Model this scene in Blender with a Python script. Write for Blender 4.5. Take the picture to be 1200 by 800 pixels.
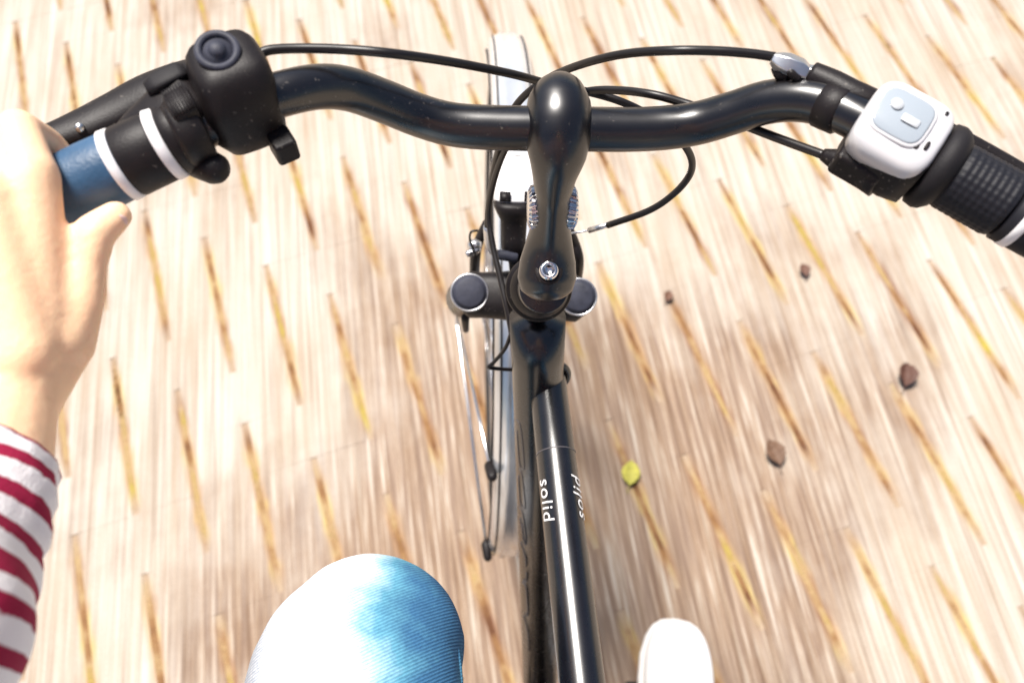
import bpy, bmesh, math, random
from mathutils import Vector, Matrix, noise
R = math.radians
random.seed(7)
for o in list(bpy.data.objects): bpy.data.objects.remove(o)
S = bpy.context.scene
COL = S.collection

# ------------------------------------------------------------------ camera
cam = bpy.data.cameras.new('camera'); camo = bpy.data.objects.new('camera', cam); COL.objects.link(camo)
camo.location = (0, -.306, 1.42); camo.rotation_euler = (R(25), 0, 0)
cam.sensor_width = 36; cam.lens = 28.5; cam.clip_start = .01; cam.clip_end = 2000
S.camera = camo
cam.dof.use_dof = True; cam.dof.focus_distance = .52; cam.dof.aperture_fstop = 6.3
# ------------------------------------------------------------------ sky, sun, exposure
SUN_EL, SUN_AZ = 67, -36           # azimuth from +Y towards +X (negative = from the rider's left)
W = bpy.data.worlds.new('World'); S.world = W; W.use_nodes = True
wn = W.node_tree; sky = wn.nodes.new('ShaderNodeTexSky'); sky.sky_type = 'NISHITA'; sky.sun_disc = False
sky.sun_elevation = R(SUN_EL); sky.sun_rotation = R(SUN_AZ); sky.air_density = 1.0; sky.dust_density = 2.0
bg = wn.nodes['Background']; bg.inputs['Strength'].default_value = .06
wn.links.new(sky.outputs[0], bg.inputs[0])
sl = bpy.data.lights.new('sun', 'SUN'); sl.energy = 4.8; sl.angle = R(17); sl.color = (1, .95, .89)
so = bpy.data.objects.new('sun', sl); COL.objects.link(so)
sd = Vector((math.sin(R(SUN_AZ))*math.cos(R(SUN_EL)), math.cos(R(SUN_AZ))*math.cos(R(SUN_EL)), math.sin(R(SUN_EL))))
so.rotation_euler = (-sd).to_track_quat('-Z', 'Y').to_euler(); so.location = (-3, 0, 4)
S.view_settings.view_transform = 'Standard'; S.view_settings.look = 'None'
S.view_settings.exposure = .78; S.view_settings.gamma = 1; S.view_settings.use_curve_mapping = False

# ------------------------------------------------------------------ material helpers
def mat(name, col=(.5,.5,.5), rough=.5, metal=0, spec=.5, coat=0, bump=0, bscale=200, vary=0, vscale=30, sss=0, dust=0):
    m = bpy.data.materials.new(name); m.use_nodes = True
    n = m.node_tree.nodes; l = m.node_tree.links; p = n['Principled BSDF']
    p.inputs['Base Color'].default_value = (*col, 1); p.inputs['Roughness'].default_value = rough
    p.inputs['Metallic'].default_value = metal; p.inputs['Specular IOR Level'].default_value = spec
    p.inputs['Coat Weight'].default_value = coat; p.inputs['Coat Roughness'].default_value = .12
    tc = n.new('ShaderNodeTexCoord')
    if sss:
        p.inputs['Subsurface Weight'].default_value = sss; p.inputs['Subsurface Radius'].default_value = (1,.35,.2); p.inputs['Subsurface Scale'].default_value = .008
    if vary:
        t = n.new('ShaderNodeTexNoise'); t.inputs['Scale'].default_value = vscale; t.inputs['Detail'].default_value = 5
        l.new(tc.outputs['Object'], t.inputs['Vector'])
        mx = n.new('ShaderNodeMix'); mx.data_type = 'RGBA'
        mx.inputs[6].default_value = (*[max(0,c*(1-vary)) for c in col], 1); mx.inputs[7].default_value = (*[min(1,c*(1+vary)) for c in col], 1)
        l.new(t.outputs['Fac'], mx.inputs[0]); l.new(mx.outputs[2], p.inputs['Base Color'])
        mr = n.new('ShaderNodeMapRange'); mr.inputs[3].default_value = max(.02, rough*(1-.5*min(vary,1))); mr.inputs[4].default_value = min(1, rough*(1+.5*min(vary,1)))
        l.new(t.outputs['Fac'], mr.inputs[0]); l.new(mr.outputs[0], p.inputs['Roughness'])
    if dust:
        t = n.new('ShaderNodeTexNoise'); t.inputs['Scale'].default_value = 420; t.inputs['Detail'].default_value = 3; l.new(tc.outputs['Object'], t.inputs['Vector'])
        big = n.new('ShaderNodeTexNoise'); big.inputs['Scale'].default_value = 14; l.new(tc.outputs['Object'], big.inputs['Vector'])
        r = ramp(n, [(.66,(0,0,0)), (.76,(1,1,1))]); l.new(math_node(n, l, 'ADD', t.outputs['Fac'], math_node(n, l, 'MULTIPLY', math_node(n, l, 'SUBTRACT', big.outputs['Fac'], .5), .25)), r.inputs[0])
        src = p.inputs['Base Color'].links[0].from_socket if p.inputs['Base Color'].links else tuple(col)
        l.new(mixc(n, l, math_node(n, l, 'MULTIPLY', r.outputs[0], dust), src, (.34,.30,.26)), p.inputs['Base Color'])
    if bump:
        t = n.new('ShaderNodeTexNoise'); t.inputs['Scale'].default_value = bscale; t.inputs['Detail'].default_value = 4
        l.new(tc.outputs['Object'], t.inputs['Vector'])
        b = n.new('ShaderNodeBump'); b.inputs['Strength'].default_value = bump; b.inputs['Distance'].default_value = .001
        l.new(t.outputs['Fac'], b.inputs['Height']); l.new(b.outputs[0], p.inputs['Normal'])
    return m
def nodes(m): return m.node_tree.nodes, m.node_tree.links, m.node_tree.nodes['Principled BSDF']
def ramp(n, stops, interp='LINEAR'):
    r = n.new('ShaderNodeValToRGB'); e = r.color_ramp.elements; r.color_ramp.interpolation = interp
    while len(e) < len(stops): e.new(.5)
    for q, (p, c) in zip(e, stops): q.position = p; q.color = (*c, 1)
    return r
def math_node(n, l, op, a, b=None, c=None):
    m = n.new('ShaderNodeMath'); m.operation = op
    for i, v in enumerate((a, b, c)):
        if v is None: continue
        if isinstance(v, (int, float)): m.inputs[i].default_value = v
        else: l.new(v, m.inputs[i])
    return m.outputs[0]
def mixc(n, l, fac, a, b, mode='MIX'):
    m = n.new('ShaderNodeMix'); m.data_type = 'RGBA'; m.blend_type = mode
    for i, v in ((0, fac), (6, a), (7, b)):
        if isinstance(v, tuple): m.inputs[i].default_value = (*v, 1)
        elif isinstance(v, (int, float)): m.inputs[i].default_value = v
        else: l.new(v, m.inputs[i])
    return m.outputs[2]

# ------------------------------------------------------------------ mesh helpers
class MB:
    def __init__(s): s.v = []; s.f = []
    def add(s, v, f):
        b = len(s.v); s.v += [Vector(x) for x in v]; s.f += [[i+b for i in q] for q in f]; return s
    def xf(s, M): s.v = [M @ x for x in s.v]; return s
def obj(name, mb, m, parent=None, smooth=True, bevel=0, sub=0, auto=None):
    me = bpy.data.meshes.new(name); me.from_pydata([tuple(x) for x in mb.v], [], mb.f); me.update()
    bm = bmesh.new(); bm.from_mesh(me); bmesh.ops.recalc_face_normals(bm, faces=bm.faces[:]); bm.to_mesh(me); bm.free()
    me.materials.append(m)
    if smooth: me.polygons.foreach_set('use_smooth', [True]*len(me.polygons))
    o = bpy.data.objects.new(name, me); COL.objects.link(o); o.parent = parent
    if bevel:
        b = o.modifiers.new('b', 'BEVEL'); b.width = bevel; b.segments = 3; b.limit_method = 'ANGLE'; b.angle_limit = R(35)
        w = o.modifiers.new('w', 'WEIGHTED_NORMAL')
    if sub:
        s = o.modifiers.new('s', 'SUBSURF'); s.levels = sub; s.render_levels = sub
    return o
def tag(o, label=None, cat=None, group=None, kind=None):
    for k, v in (('label',label),('category',cat),('group',group),('kind',kind)):
        if v: o[k] = v
    return o
def empty(name, loc=(0,0,0)):
    o = bpy.data.objects.new(name, None); o.empty_display_size = .1; COL.objects.link(o); o.location = loc; return o
def catmull(pts, n=8):
    pts = [Vector(p) for p in pts]
    if len(pts) < 3 or n <= 1: return pts
    P = [2*pts[0]-pts[1]] + pts + [2*pts[-1]-pts[-2]]; out = []
    for i in range(1, len(P)-2):
        a, b, c, d = P[i-1:i+3]
        for k in range(n):
            t = k/n; out.append(.5*((2*b) + (c-a)*t + (2*a-5*b+4*c-d)*t*t + (3*b-a-3*c+d)*t**3))
    out.append(pts[-1]); return out
def lerp_list(vals, n):
    out = []
    for i in range(len(vals)-1):
        for k in range(n): out.append(vals[i] + (vals[i+1]-vals[i])*k/n)
    out.append(vals[-1]); return out
def tube(path, rad, seg=12, n=1, ref=None, rad2=None, cap=True, closed=False):
    """sweep an ellipse (rad along ref-side, rad2 across) along a path"""
    m = len(path)
    if not isinstance(rad, (list, tuple)): rad = [rad]*m
    if rad2 is None: rad2 = rad
    elif not isinstance(rad2, (list, tuple)): rad2 = [rad2]*m
    pts = [Vector(p) for p in path]
    if n > 1: pts = catmull(path, n); rad = lerp_list(rad, n); rad2 = lerp_list(rad2, n)
    N = len(pts); mb = MB(); prev = None; rings = []
    for i, p in enumerate(pts):
        if closed: t = pts[(i+1)%N]-pts[i-1]
        else: t = pts[min(i+1,N-1)]-pts[max(i-1,0)]
        t.normalize()
        if ref is not None:
            s = Vector(ref); s = (s - t*s.dot(t)).normalized()
        elif prev is None:
            s = t.orthogonal().normalized()
        else: s = (prev - t*prev.dot(t)).normalized()
        prev = s; q = t.cross(s); ring = []
        for k in range(seg):
            a = 2*math.pi*k/seg; ring.append(len(mb.v)); mb.v.append(p + s*math.cos(a)*rad[i] + q*math.sin(a)*rad2[i])
        rings.append(ring)
    for i in range(N if closed else N-1):
        A, B = rings[i], rings[(i+1)%N]
        for k in range(seg): mb.f.append([A[k], A[(k+1)%seg], B[(k+1)%seg], B[k]])
    if cap and not closed: mb.f.append(rings[0][::-1]); mb.f.append(rings[-1])
    return mb
def lathe(A, B, prof, seg=32, flat=None):
    """revolve (t along A->B in metres, radius) profile"""
    A = Vector(A); ax = (Vector(B)-A).normalized(); s = ax.orthogonal().normalized(); q = ax.cross(s); mb = MB(); rings = []
    for t, r in prof:
        ring = []
        for k in range(seg):
            a = 2*math.pi*k/seg; off = s*math.cos(a)*r + q*math.sin(a)*r
            if flat: d = Vector(flat[0]).normalized(); off -= d*off.dot(d)*(1-flat[1])
            ring.append(len(mb.v)); mb.v.append(A + ax*t + off)
        rings.append(ring)
    for i in range(len(rings)-1):
        for k in range(seg): mb.f.append([rings[i][k], rings[i][(k+1)%seg], rings[i+1][(k+1)%seg], rings[i+1][k]])
    mb.f.append(rings[0][::-1]); mb.f.append(rings[-1]); return mb
def cyl(A, B, r, r2=None, seg=24, ch=0):
    L = (Vector(B)-Vector(A)).length; r2 = r if r2 is None else r2
    if ch: return lathe(A, B, [(0,r-ch),(ch*.3,r-ch*.3),(ch,r),(L-ch,r2),(L-ch*.3,r2-ch*.3),(L,r2-ch)], seg)
    return lathe(A, B, [(0,r),(L,r2)], seg)
def capsule(A, B, ra, rb, seg=20, flat=None):
    A = Vector(A); B = Vector(B); L = max((B-A).length, 1e-5)
    if (B-A).length < 1e-5: B = A + Vector((0,0,1e-5))
    pr = [(-ra*math.sin(x), max(ra*math.cos(x),1e-5)) for x in (R(89),R(65),R(45),R(28))] + [(0,ra),(L,rb)] + [(L+rb*math.sin(x), max(rb*math.cos(x),1e-5)) for x in (R(28),R(45),R(65),R(89))]
    return lathe(A, B, pr, seg, flat)
def box(c, sz, M=None):
    x, y, z = [s/2 for s in sz]; c = Vector(c)
    v = [Vector((a,b,d)) for a in (-x,x) for b in (-y,y) for d in (-z,z)]
    f = [[0,1,3,2],[4,6,7,5],[0,4,5,1],[2,3,7,6],[0,2,6,4],[1,5,7,3]]
    mb = MB(); mb.add([ (M @ p if M else p) + c for p in v], f); return mb
def frame3(x, up):
    """3x3 with local x along x, local z near up"""
    x = Vector(x).normalized(); y = Vector(up).cross(x).normalized(); z = x.cross(y)
    return Matrix((x, y, z)).transposed()
def loft(secs):
    """secs: list of rings (equal length lists of points)"""
    mb = MB(); n = len(secs[0])
    for s in secs: mb.v += [Vector(p) for p in s]
    for i in range(len(secs)-1):
        for k in range(n): mb.f.append([i*n+k, i*n+(k+1)%n, (i+1)*n+(k+1)%n, (i+1)*n+k])
    mb.f.append(list(range(n))[::-1]); mb.f.append([len(mb.v)-n+k for k in range(n)]); return mb
def superring(c, ex, ey, a, b, p=3, n=28):
    c = Vector(c); out = []
    for k in range(n):
        t = 2*math.pi*k/n; ct, st = math.cos(t), math.sin(t)
        out.append(c + ex*math.copysign(abs(ct)**(2/p), ct)*a + ey*math.copysign(abs(st)**(2/p), st)*b)
    return out
def remeshed(name, mb, m, voxel, smooth_it, parent):
    o = obj(name, mb, m, parent)
    r = o.modifiers.new('r', 'REMESH'); r.mode = 'VOXEL'; r.voxel_size = voxel; r.use_smooth_shade = True
    s = o.modifiers.new('s', 'SMOOTH'); s.factor = .5; s.iterations = smooth_it
    dg = bpy.context.evaluated_depsgraph_get(); me = bpy.data.meshes.new_from_object(o.evaluated_get(dg))
    o.modifiers.clear(); o.data = me
    if not me.materials: me.materials.append(m)
    me.polygons.foreach_set('use_smooth', [True]*len(me.polygons)); return o

# ================================================================== GROUND
U = .106; ANG = R(71); C0 = 0.01908; S0 = -0.33936780990250925
E2 = Vector((math.cos(ANG), -math.sin(ANG), 0)); E1 = Vector((math.sin(ANG), math.cos(ANG), 0))
TRAVEL = Vector((-.154, .988, 0)).normalized()
def streak_coords(n, l, across, along, src='Position'):
    g = n.new('ShaderNodeNewGeometry')
    mp = n.new('ShaderNodeMapping'); mp.vector_type = 'TEXTURE'
    mp.inputs['Rotation'].default_value = (0, 0, math.atan2(TRAVEL.y, TRAVEL.x)-math.pi/2)
    mp.inputs['Scale'].default_value = (1/across, 1/along, 1)
    l.new(g.outputs['Position'], mp.inputs['Vector']); return mp.outputs[0]
def joint_mask(n, l):
    """distance to the nearest open joint and how far inside its run we are, both roughened by noise"""
    g = n.new('ShaderNodeNewGeometry')
    wob = n.new('ShaderNodeTexNoise'); wob.inputs['Scale'].default_value = 1; wob.inputs['Detail'].default_value = 4; l.new(streak_coords(n, l, 90, 14), wob.inputs['Vector'])
    def dot(v):
        d = n.new('ShaderNodeVectorMath'); d.operation = 'DOT_PRODUCT'; l.new(g.outputs['Position'], d.inputs[0]); d.inputs[1].default_value = v; return d.outputs['Value']
    a = math_node(n, l, 'DIVIDE', math_node(n, l, 'SUBTRACT', dot(E1), C0), U)
    k = math_node(n, l, 'ROUND', a); d = math_node(n, l, 'MULTIPLY', math_node(n, l, 'ABSOLUTE', math_node(n, l, 'SUBTRACT', a, k)), U)
    bq = math_node(n, l, 'SUBTRACT', math_node(n, l, 'DIVIDE', math_node(n, l, 'SUBTRACT', dot(E2), S0), U), k)
    m4 = math_node(n, l, 'FLOORED_MODULO', bq, 4.0)
    e = math_node(n, l, 'SUBTRACT', 1.5, math_node(n, l, 'ABSOLUTE', math_node(n, l, 'SUBTRACT', m4, 1.5)))   # 0 at the run's ends
    def rng(v, a0, a1, b0, b1):
        r = n.new('ShaderNodeMapRange'); r.interpolation_type = 'SMOOTHSTEP'
        for i, q in enumerate((v, a0, a1, b0, b1)):
            if isinstance(q, (int, float)): r.inputs[i].default_value = q
            else: l.new(q, r.inputs[i])
        return r.outputs[0]
    w = math_node(n, l, 'MULTIPLY', math_node(n, l, 'SUBTRACT', wob.outputs['Fac'], .5), .022)
    near = rng(math_node(n, l, 'ADD', d, w), .002, .017, 1.0, 0.0)
    ends = rng(math_node(n, l, 'ADD', e, math_node(n, l, 'MULTIPLY', w, 22.0)), -.10, .55, 0.0, 1.0)
    return near, ends
def paver_material(name, local_dirt):
    m = mat(name, (.4,.34,.28), .82, spec=.3); n, l, p = nodes(m)
    def nz(vec, sc=1, det=4, rg=.6):
        t = n.new('ShaderNodeTexNoise'); t.inputs['Scale'].default_value = sc; t.inputs['Detail'].default_value = det; t.inputs['Roughness'].default_value = rg
        l.new(vec, t.inputs['Vector']); return t.outputs['Fac']
    fine = nz(streak_coords(n, l, 170, 2.2)); mid = nz(streak_coords(n, l, 75, 1.8)); big = nz(streak_coords(n, l, 7, 3), 1, 3)
    grain = n.new('ShaderNodeNewGeometry'); gr = nz(grain.outputs['Position'], 420, 3, .7)
    c1 = ramp(n, [(.28,(.39,.325,.26)), (.5,(.485,.445,.40)), (.72,(.55,.53,.50))]); l.new(mid, c1.inputs[0])
    c2 = ramp(n, [(.28,(.36,.26,.18)), (.5,(.86,.82,.77)), (.66,(1,1,1))]); l.new(fine, c2.inputs[0])
    col = mixc(n, l, .6, c1.outputs[0], c2.outputs[0], 'MULTIPLY')
    c3 = ramp(n, [(.3,(.88,.80,.70)), (.55,(1,.98,.95)), (.75,(1.0,1.0,1.0))]); l.new(big, c3.inputs[0])
    col = mixc(n, l, .8, col, c3.outputs[0], 'MULTIPLY')
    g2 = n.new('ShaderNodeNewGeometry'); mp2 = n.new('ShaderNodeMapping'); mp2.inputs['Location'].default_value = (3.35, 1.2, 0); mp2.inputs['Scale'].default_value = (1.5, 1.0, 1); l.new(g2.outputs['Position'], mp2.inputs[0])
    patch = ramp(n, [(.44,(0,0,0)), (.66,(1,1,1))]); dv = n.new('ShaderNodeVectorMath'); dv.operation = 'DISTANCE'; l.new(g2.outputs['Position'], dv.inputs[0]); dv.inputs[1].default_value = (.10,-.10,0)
    centre_shade = n.new('ShaderNodeMapRange'); centre_shade.interpolation_type = 'SMOOTHSTEP'; l.new(dv.outputs['Value'], centre_shade.inputs[0]); centre_shade.inputs[1].default_value = .08; centre_shade.inputs[2].default_value = .85; centre_shade.inputs[3].default_value = .32; centre_shade.inputs[4].default_value = -.08   # soft shade under the bike, painted as a darker brown centre
    l.new(math_node(n, l, 'ADD', nz(mp2.outputs[0], 1.6, 5, .62), centre_shade.outputs[0]), patch.inputs[0])
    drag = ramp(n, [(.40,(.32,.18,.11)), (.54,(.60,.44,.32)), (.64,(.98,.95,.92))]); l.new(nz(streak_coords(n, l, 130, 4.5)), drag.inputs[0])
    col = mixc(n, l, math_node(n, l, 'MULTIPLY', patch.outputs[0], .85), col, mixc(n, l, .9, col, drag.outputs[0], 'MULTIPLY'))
    oi = n.new('ShaderNodeObjectInfo'); hs = ramp(n, [(0,(.98,.97,.96)), (1,(1.0,1.0,1.0))]); l.new(oi.outputs['Random'], hs.inputs[0])
    col = mixc(n, l, .7, col, hs.outputs[0], 'MULTIPLY')
    c4 = ramp(n, [(.35,(.80,.77,.74)), (.6,(1,1,1))]); l.new(gr, c4.inputs[0]); col = mixc(n, l, .5, col, c4.outputs[0], 'MULTIPLY')
    if local_dirt:      # soil creeping over the paver from the open joints
        near, ends = joint_mask(n, l); msk = math_node(n, l, 'MULTIPLY', near, ends)
        pos = n.new('ShaderNodeNewGeometry'); hue = nz(pos.outputs['Position'], 7, 3)
        dc = ramp(n, [(.36,(.20,.095,.05)), (.5,(.36,.22,.105)), (.64,(.45,.34,.11))]); l.new(hue, dc.inputs[0])
        col = mixc(n, l, math_node(n, l, 'MULTIPLY', msk, .85), col, dc.outputs[0])
    l.new(col, p.inputs['Base Color'])
    b = n.new('ShaderNodeBump'); b.inputs['Strength'].default_value = .35; b.inputs['Distance'].default_value = .0015
    l.new(math_node(n, l, 'ADD', fine, math_node(n, l, 'MULTIPLY', gr, .8)), b.inputs['Height']); l.new(b.outputs[0], p.inputs['Normal'])
    return m
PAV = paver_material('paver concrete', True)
SOIL = mat('joint soil', (.24,.16,.08), .95, spec=.1); n, l, p = nodes(SOIL)
g = n.new('ShaderNodeNewGeometry'); t = n.new('ShaderNodeTexNoise'); t.inputs['Scale'].default_value = 9; t.inputs['Detail'].default_value = 6; l.new(g.outputs['Position'], t.inputs['Vector'])
cr = ramp(n, [(.34,(.12,.055,.03)), (.45,(.24,.13,.06)), (.53,(.36,.25,.13)), (.61,(.32,.225,.08)), (.70,(.37,.30,.06))]); l.new(t.outputs['Fac'], cr.inputs[0]); near, ends = joint_mask(n, l); l.new(mixc(n, l, ends, (.36,.275,.20), cr.outputs[0]), p.inputs['Base Color'])
t2 = n.new('ShaderNodeTexNoise'); t2.inputs['Scale'].default_value = 300; l.new(g.outputs['Position'], t2.inputs['Vector'])
b = n.new('ShaderNodeBump'); b.inputs['Distance'].default_value = .003; l.new(t2.outputs['Fac'], b.inputs['Height']); l.new(b.outputs[0], p.inputs['Normal'])
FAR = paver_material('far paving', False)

mb = MB(); mb.add([(-400,-400,-.06),(400,-400,-.06),(400,400,-.06),(-400,400,-.06)], [[0,1,2,3]])
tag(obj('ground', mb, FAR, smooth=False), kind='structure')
# the paved path: a bed of soil that the herringbone pavers sit in
mb = MB(); N = 60; X0, X1, Y0, Y1 = -5.5, 5.5, -5, 6.5
for j in range(N+1):
    for i in range(N+1):
        mb.v.append(Vector((X0+(X1-X0)*i/N, Y0+(Y1-Y0)*j/N, .0022+.0010*noise.noise((i*.9,j*.9,0)))))
for j in range(N):
    for i in range(N): a = j*(N+1)+i; mb.f.append([a,a+1,a+N+2,a+N+1])
paving = tag(obj('pavement', mb, SOIL), kind='structure')
OPEN, TIGHT, CH = .0062, -.0004, .0035
def paver_mesh(along):
    """along: long side follows the open joints (local y); else long side runs across them (local x)"""
    w = (U if along else 2*U) - OPEN; h = (2*U if along else U) - TIGHT
    me = bpy.data.meshes.new('paver'); xs = [-w/2, -w/2+CH, -w/2+.014, 0, w/2-.014, w/2-CH, w/2]; v = []; f = []
    for x in xs:
        e = abs(x) > w/2-1e-6
        for y, top in ((-h/2,1), (-h/6,1), (h/6,1), (h/2,1)):
            v.append((x, y, -.0032 if (e or not top) else (-.0006 if abs(x) > w/2-CH-1e-4 else 0)))
    for i in range(len(xs)-1):
        for j in range(3): a = i*4+j; f.append([a, a+4, a+5, a+1])
    b0 = len(v); v += [(-w/2,-h/2,-.05),(w/2,-h/2,-.05),(w/2,h/2,-.05),(-w/2,h/2,-.05)]
    k = 4*(len(xs)-1); f += [[0,b0,b0+1,k]+[4*i for i in range(len(xs)-2,0,-1)], [3]+[4*i+3 for i in range(1,len(xs)-1)]+[k+3,b0+2,b0+3], [0,1,2,3,b0+3,b0], [k+3,k+2,k+1,k,b0+1,b0+2]]
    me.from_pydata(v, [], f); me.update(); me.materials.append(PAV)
    at = me.attributes.new('edge', 'FLOAT', 'POINT')
    for i, q in enumerate(v): at.data[i].value = 1.0 if abs(q[0]) > w/2-1e-4 else (.9 if abs(q[0]) > w/2-CH-1e-4 else (.30 if abs(q[0]) > w/2-.0145 else 0))
    return me
PM = {True: paver_mesh(True), False: paver_mesh(False)}
MROT = Matrix((E1, -E2, Vector((0,0,1)))).transposed()
spots = []
for a in range(-70, 70):
    for bb in range(-70, 70):
        c = (a-bb) % 4
        if c == 0: pos = E1*(C0+(a+1)*U) + E2*(S0+(bb+.5)*U); al = False
        elif c == 2: pos = E1*(C0+(a+.5)*U) + E2*(S0+bb*U); al = True
        else: continue
        if X0+.15 < pos.x < X1-.15 and Y0+.15 < pos.y < Y1-.15: spots.append((pos, al))
spots.sort(key=lambda s: (s[0].x/1.15)**2 + (s[0].y-.38)**2)
rest = MB(); restE = []
for i, (pos, al) in enumerate(spots):
    M = MROT @ Matrix.Rotation(random.gauss(0,.0012), 3, 'X') @ Matrix.Rotation(random.gauss(0,.002), 3, 'Y')
    pos = pos + Vector((0, 0, .004+random.uniform(-.0003,.0003)))
    if i < 300:
        o = bpy.data.objects.new('paver', PM[al]); COL.objects.link(o); o.parent = paving
        o.matrix_world = Matrix.Translation(pos) @ M.to_4x4()
    else:
        me = PM[al]; rest.add([M @ v.co + pos for v in me.vertices], [list(q.vertices) for q in me.polygons]); restE += [d.value for d in me.attributes['edge'].data]
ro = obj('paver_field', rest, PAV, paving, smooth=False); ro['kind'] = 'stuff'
at_ = ro.data.attributes.new('edge', 'FLOAT', 'POINT'); at_.data.foreach_set('value', restE)
# moss and dry grass in the open joints
MOSS = mat('joint moss', (.33,.26,.08), .9, spec=.2, vary=.4, vscale=14)
mb = MB()
for k in range(-14, 15):
    for q in range(-4, 5):
        base = S0 + k*U + 4*U*q
        cen = E1*(C0+k*U) + E2*(base+1.5*U)
        if abs(cen.x) > 1.5 or not -.7 < cen.y < 1.6: continue
        s = 0
        while s < 3*U:
            s += random.uniform(.002, .006)
            d = noise.noise((k*3.1+s*9, q*5.7, 1.3))
            if d < .12: continue
            for r in range(3):
                P = E1*(C0+k*U+random.uniform(-.005,.005)) + E2*(base+s+random.uniform(-.003,.003)); P.z = -.003
                a = random.uniform(0, 6.28); hh = random.uniform(.003,.007)*(.6+d); wv = Vector((math.cos(a), math.sin(a), 0))*random.uniform(.0012,.003)
                tip = P + Vector((random.uniform(-.005,.005), random.uniform(-.005,.005), hh))
                mb.add([P-wv, P+wv, tip+wv*.5, tip-wv*.4], [[0,1,2,3]])
mo = obj('joint_moss', mb, MOSS, paving, smooth=False); mo['kind'] = 'stuff'
# fallen leaves
def leaf(px, rot, size, colr, label, curl):
    m = mat('dry leaf', colr, .7, vary=.45, vscale=60, bump=.3, bscale=300)
    mb = MB(); n = 12; rows = []
    for i in range(n+1):
        t = i/n; w = size*.36*math.sin(math.pi*min(1,t*1.02))**.8*(1+.06*(-1)**i) if 0 < i < n else .0006
        x = (t-.5)*size; row = []
        for j, s_ in enumerate((-1,-.5,0,.5,1)):
            z = .004 + curl*size*(abs(s_)**1.6)*.5*(w/(size*.36)) + .10*size*(2*t-1)**2 + .0015*math.sin(i*2.1+j)
            row.append(len(mb.v)); mb.v.append(Vector((x, s_*w, z)))
        rows.append(row)
    for i in range(n):
        for j in range(4): mb.f.append([rows[i][j], rows[i+1][j], rows[i+1][j+1], rows[i][j+1]])
    o = obj('fallen_leaf', mb, m); so_ = o.modifiers.new('t','SOLIDIFY'); so_.thickness = .0006
    o.location = Vector(px)+Vector((0,0,.006)); o.rotation_euler = (0,0,R(rot))
    st = tube([(-size*.5,0,.10*size+.004),(-size*.66,.003,.09*size),(-size*.8,.001,.03*size)], [.0007,.0006,.0008], 6, 4)
    obj('stalk', st, m, o)
    tag(o, label, 'leaf', 'dry leaves on the paving')
BROWN = (.085,.035,.022)
leaf((0.7401,0.2813,0.0000), 75, .050, BROWN, 'dark brown curled leaf on the paving right of the frame, below the right grip', .7)
leaf((0.5837,0.5077,0.0000), 100, .030, (.12,.055,.035), 'small brown leaf on the paving between the stem and the right grip', .6)
leaf((0.4724,0.1306,0.0000), 108, .050, (.13,.07,.04), 'narrow brown leaf on the paving above the white shoe', .5)
leaf((0.2114,0.0925,0.0000), 82, .046, (.40,.37,.06), 'yellow-green moss patch shaped as a leaf on the paving close right of the top tube', .25)  # moss patch, built with the leaf shape
leaf((0.3077,0.4494,0.0000), 70, .024, (.13,.06,.035), 'tiny brown leaf on the paving right of the fork crown', .5)

# ================================================================== MATERIALS OF THE BICYCLE AND RIDER
BLACK = mat('black satin paint', (.003,.0022,.0030), .29, spec=.9, coat=0, vary=.35, vscale=90, dust=.22)
BLACKG = mat('black gloss frame paint', (.003,.0022,.0032), .27, spec=.9, coat=.2, vary=.3, vscale=60)
PLAS = mat('black plastic', (.009,.0065,.0070), .5, spec=.28, bump=.15, bscale=900, vary=.3, vscale=120, dust=.3)
RUB = mat('black rubber', (.010,.0085,.010), .62, spec=.28, bump=.2, bscale=1200, vary=.3, vscale=80)
CABLE = mat('black cable housing', (.007,.005,.005), .4, spec=.5)
SILV = mat('polished silver', (.78,.77,.78), .16, metal=1, vary=.15, vscale=70)
ALU = mat('brushed aluminium', (.72,.72,.73), .33, metal=1, vary=.2, vscale=150)
WHITE = mat('white plastic', (.80,.78,.78), .35, spec=.5, vary=.04, vscale=60)
GREY = mat('lettering white', (.75,.74,.74), .5)
OUTL = mat('lettering grey outline', (.10,.09,.095), .5)
DISP = mat('shift window', (.32,.36,.40), .12, spec=.8, coat=.6)
DISPL = mat('shift window mark', (.46,.48,.50), .4)
CAPB = mat('fork cap blue grey', (.032,.034,.05), .6, spec=.35, bump=.3, bscale=250, vary=.6, vscale=120)
TYRE = mat('tyre', (.02,.02,.02), .8, bump=.4, bscale=300)
LENS = mat('lamp lens', (.85,.87,.9), .08, spec=.8)
RED = mat('reflector red', (.5,.02,.02), .2)

bike = tag(empty('bicycle', (0,.26,0)), 'black city bicycle with silver front mudguard, seen from its saddle', 'bicycle')
BI = Matrix.Translation((0,-.26,0))
def part(name, mb, m, parent=None, **k):
    o = obj(name, mb, m, parent or bike, **k)
    if parent is None: o.matrix_parent_inverse = BI
    return o
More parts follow.
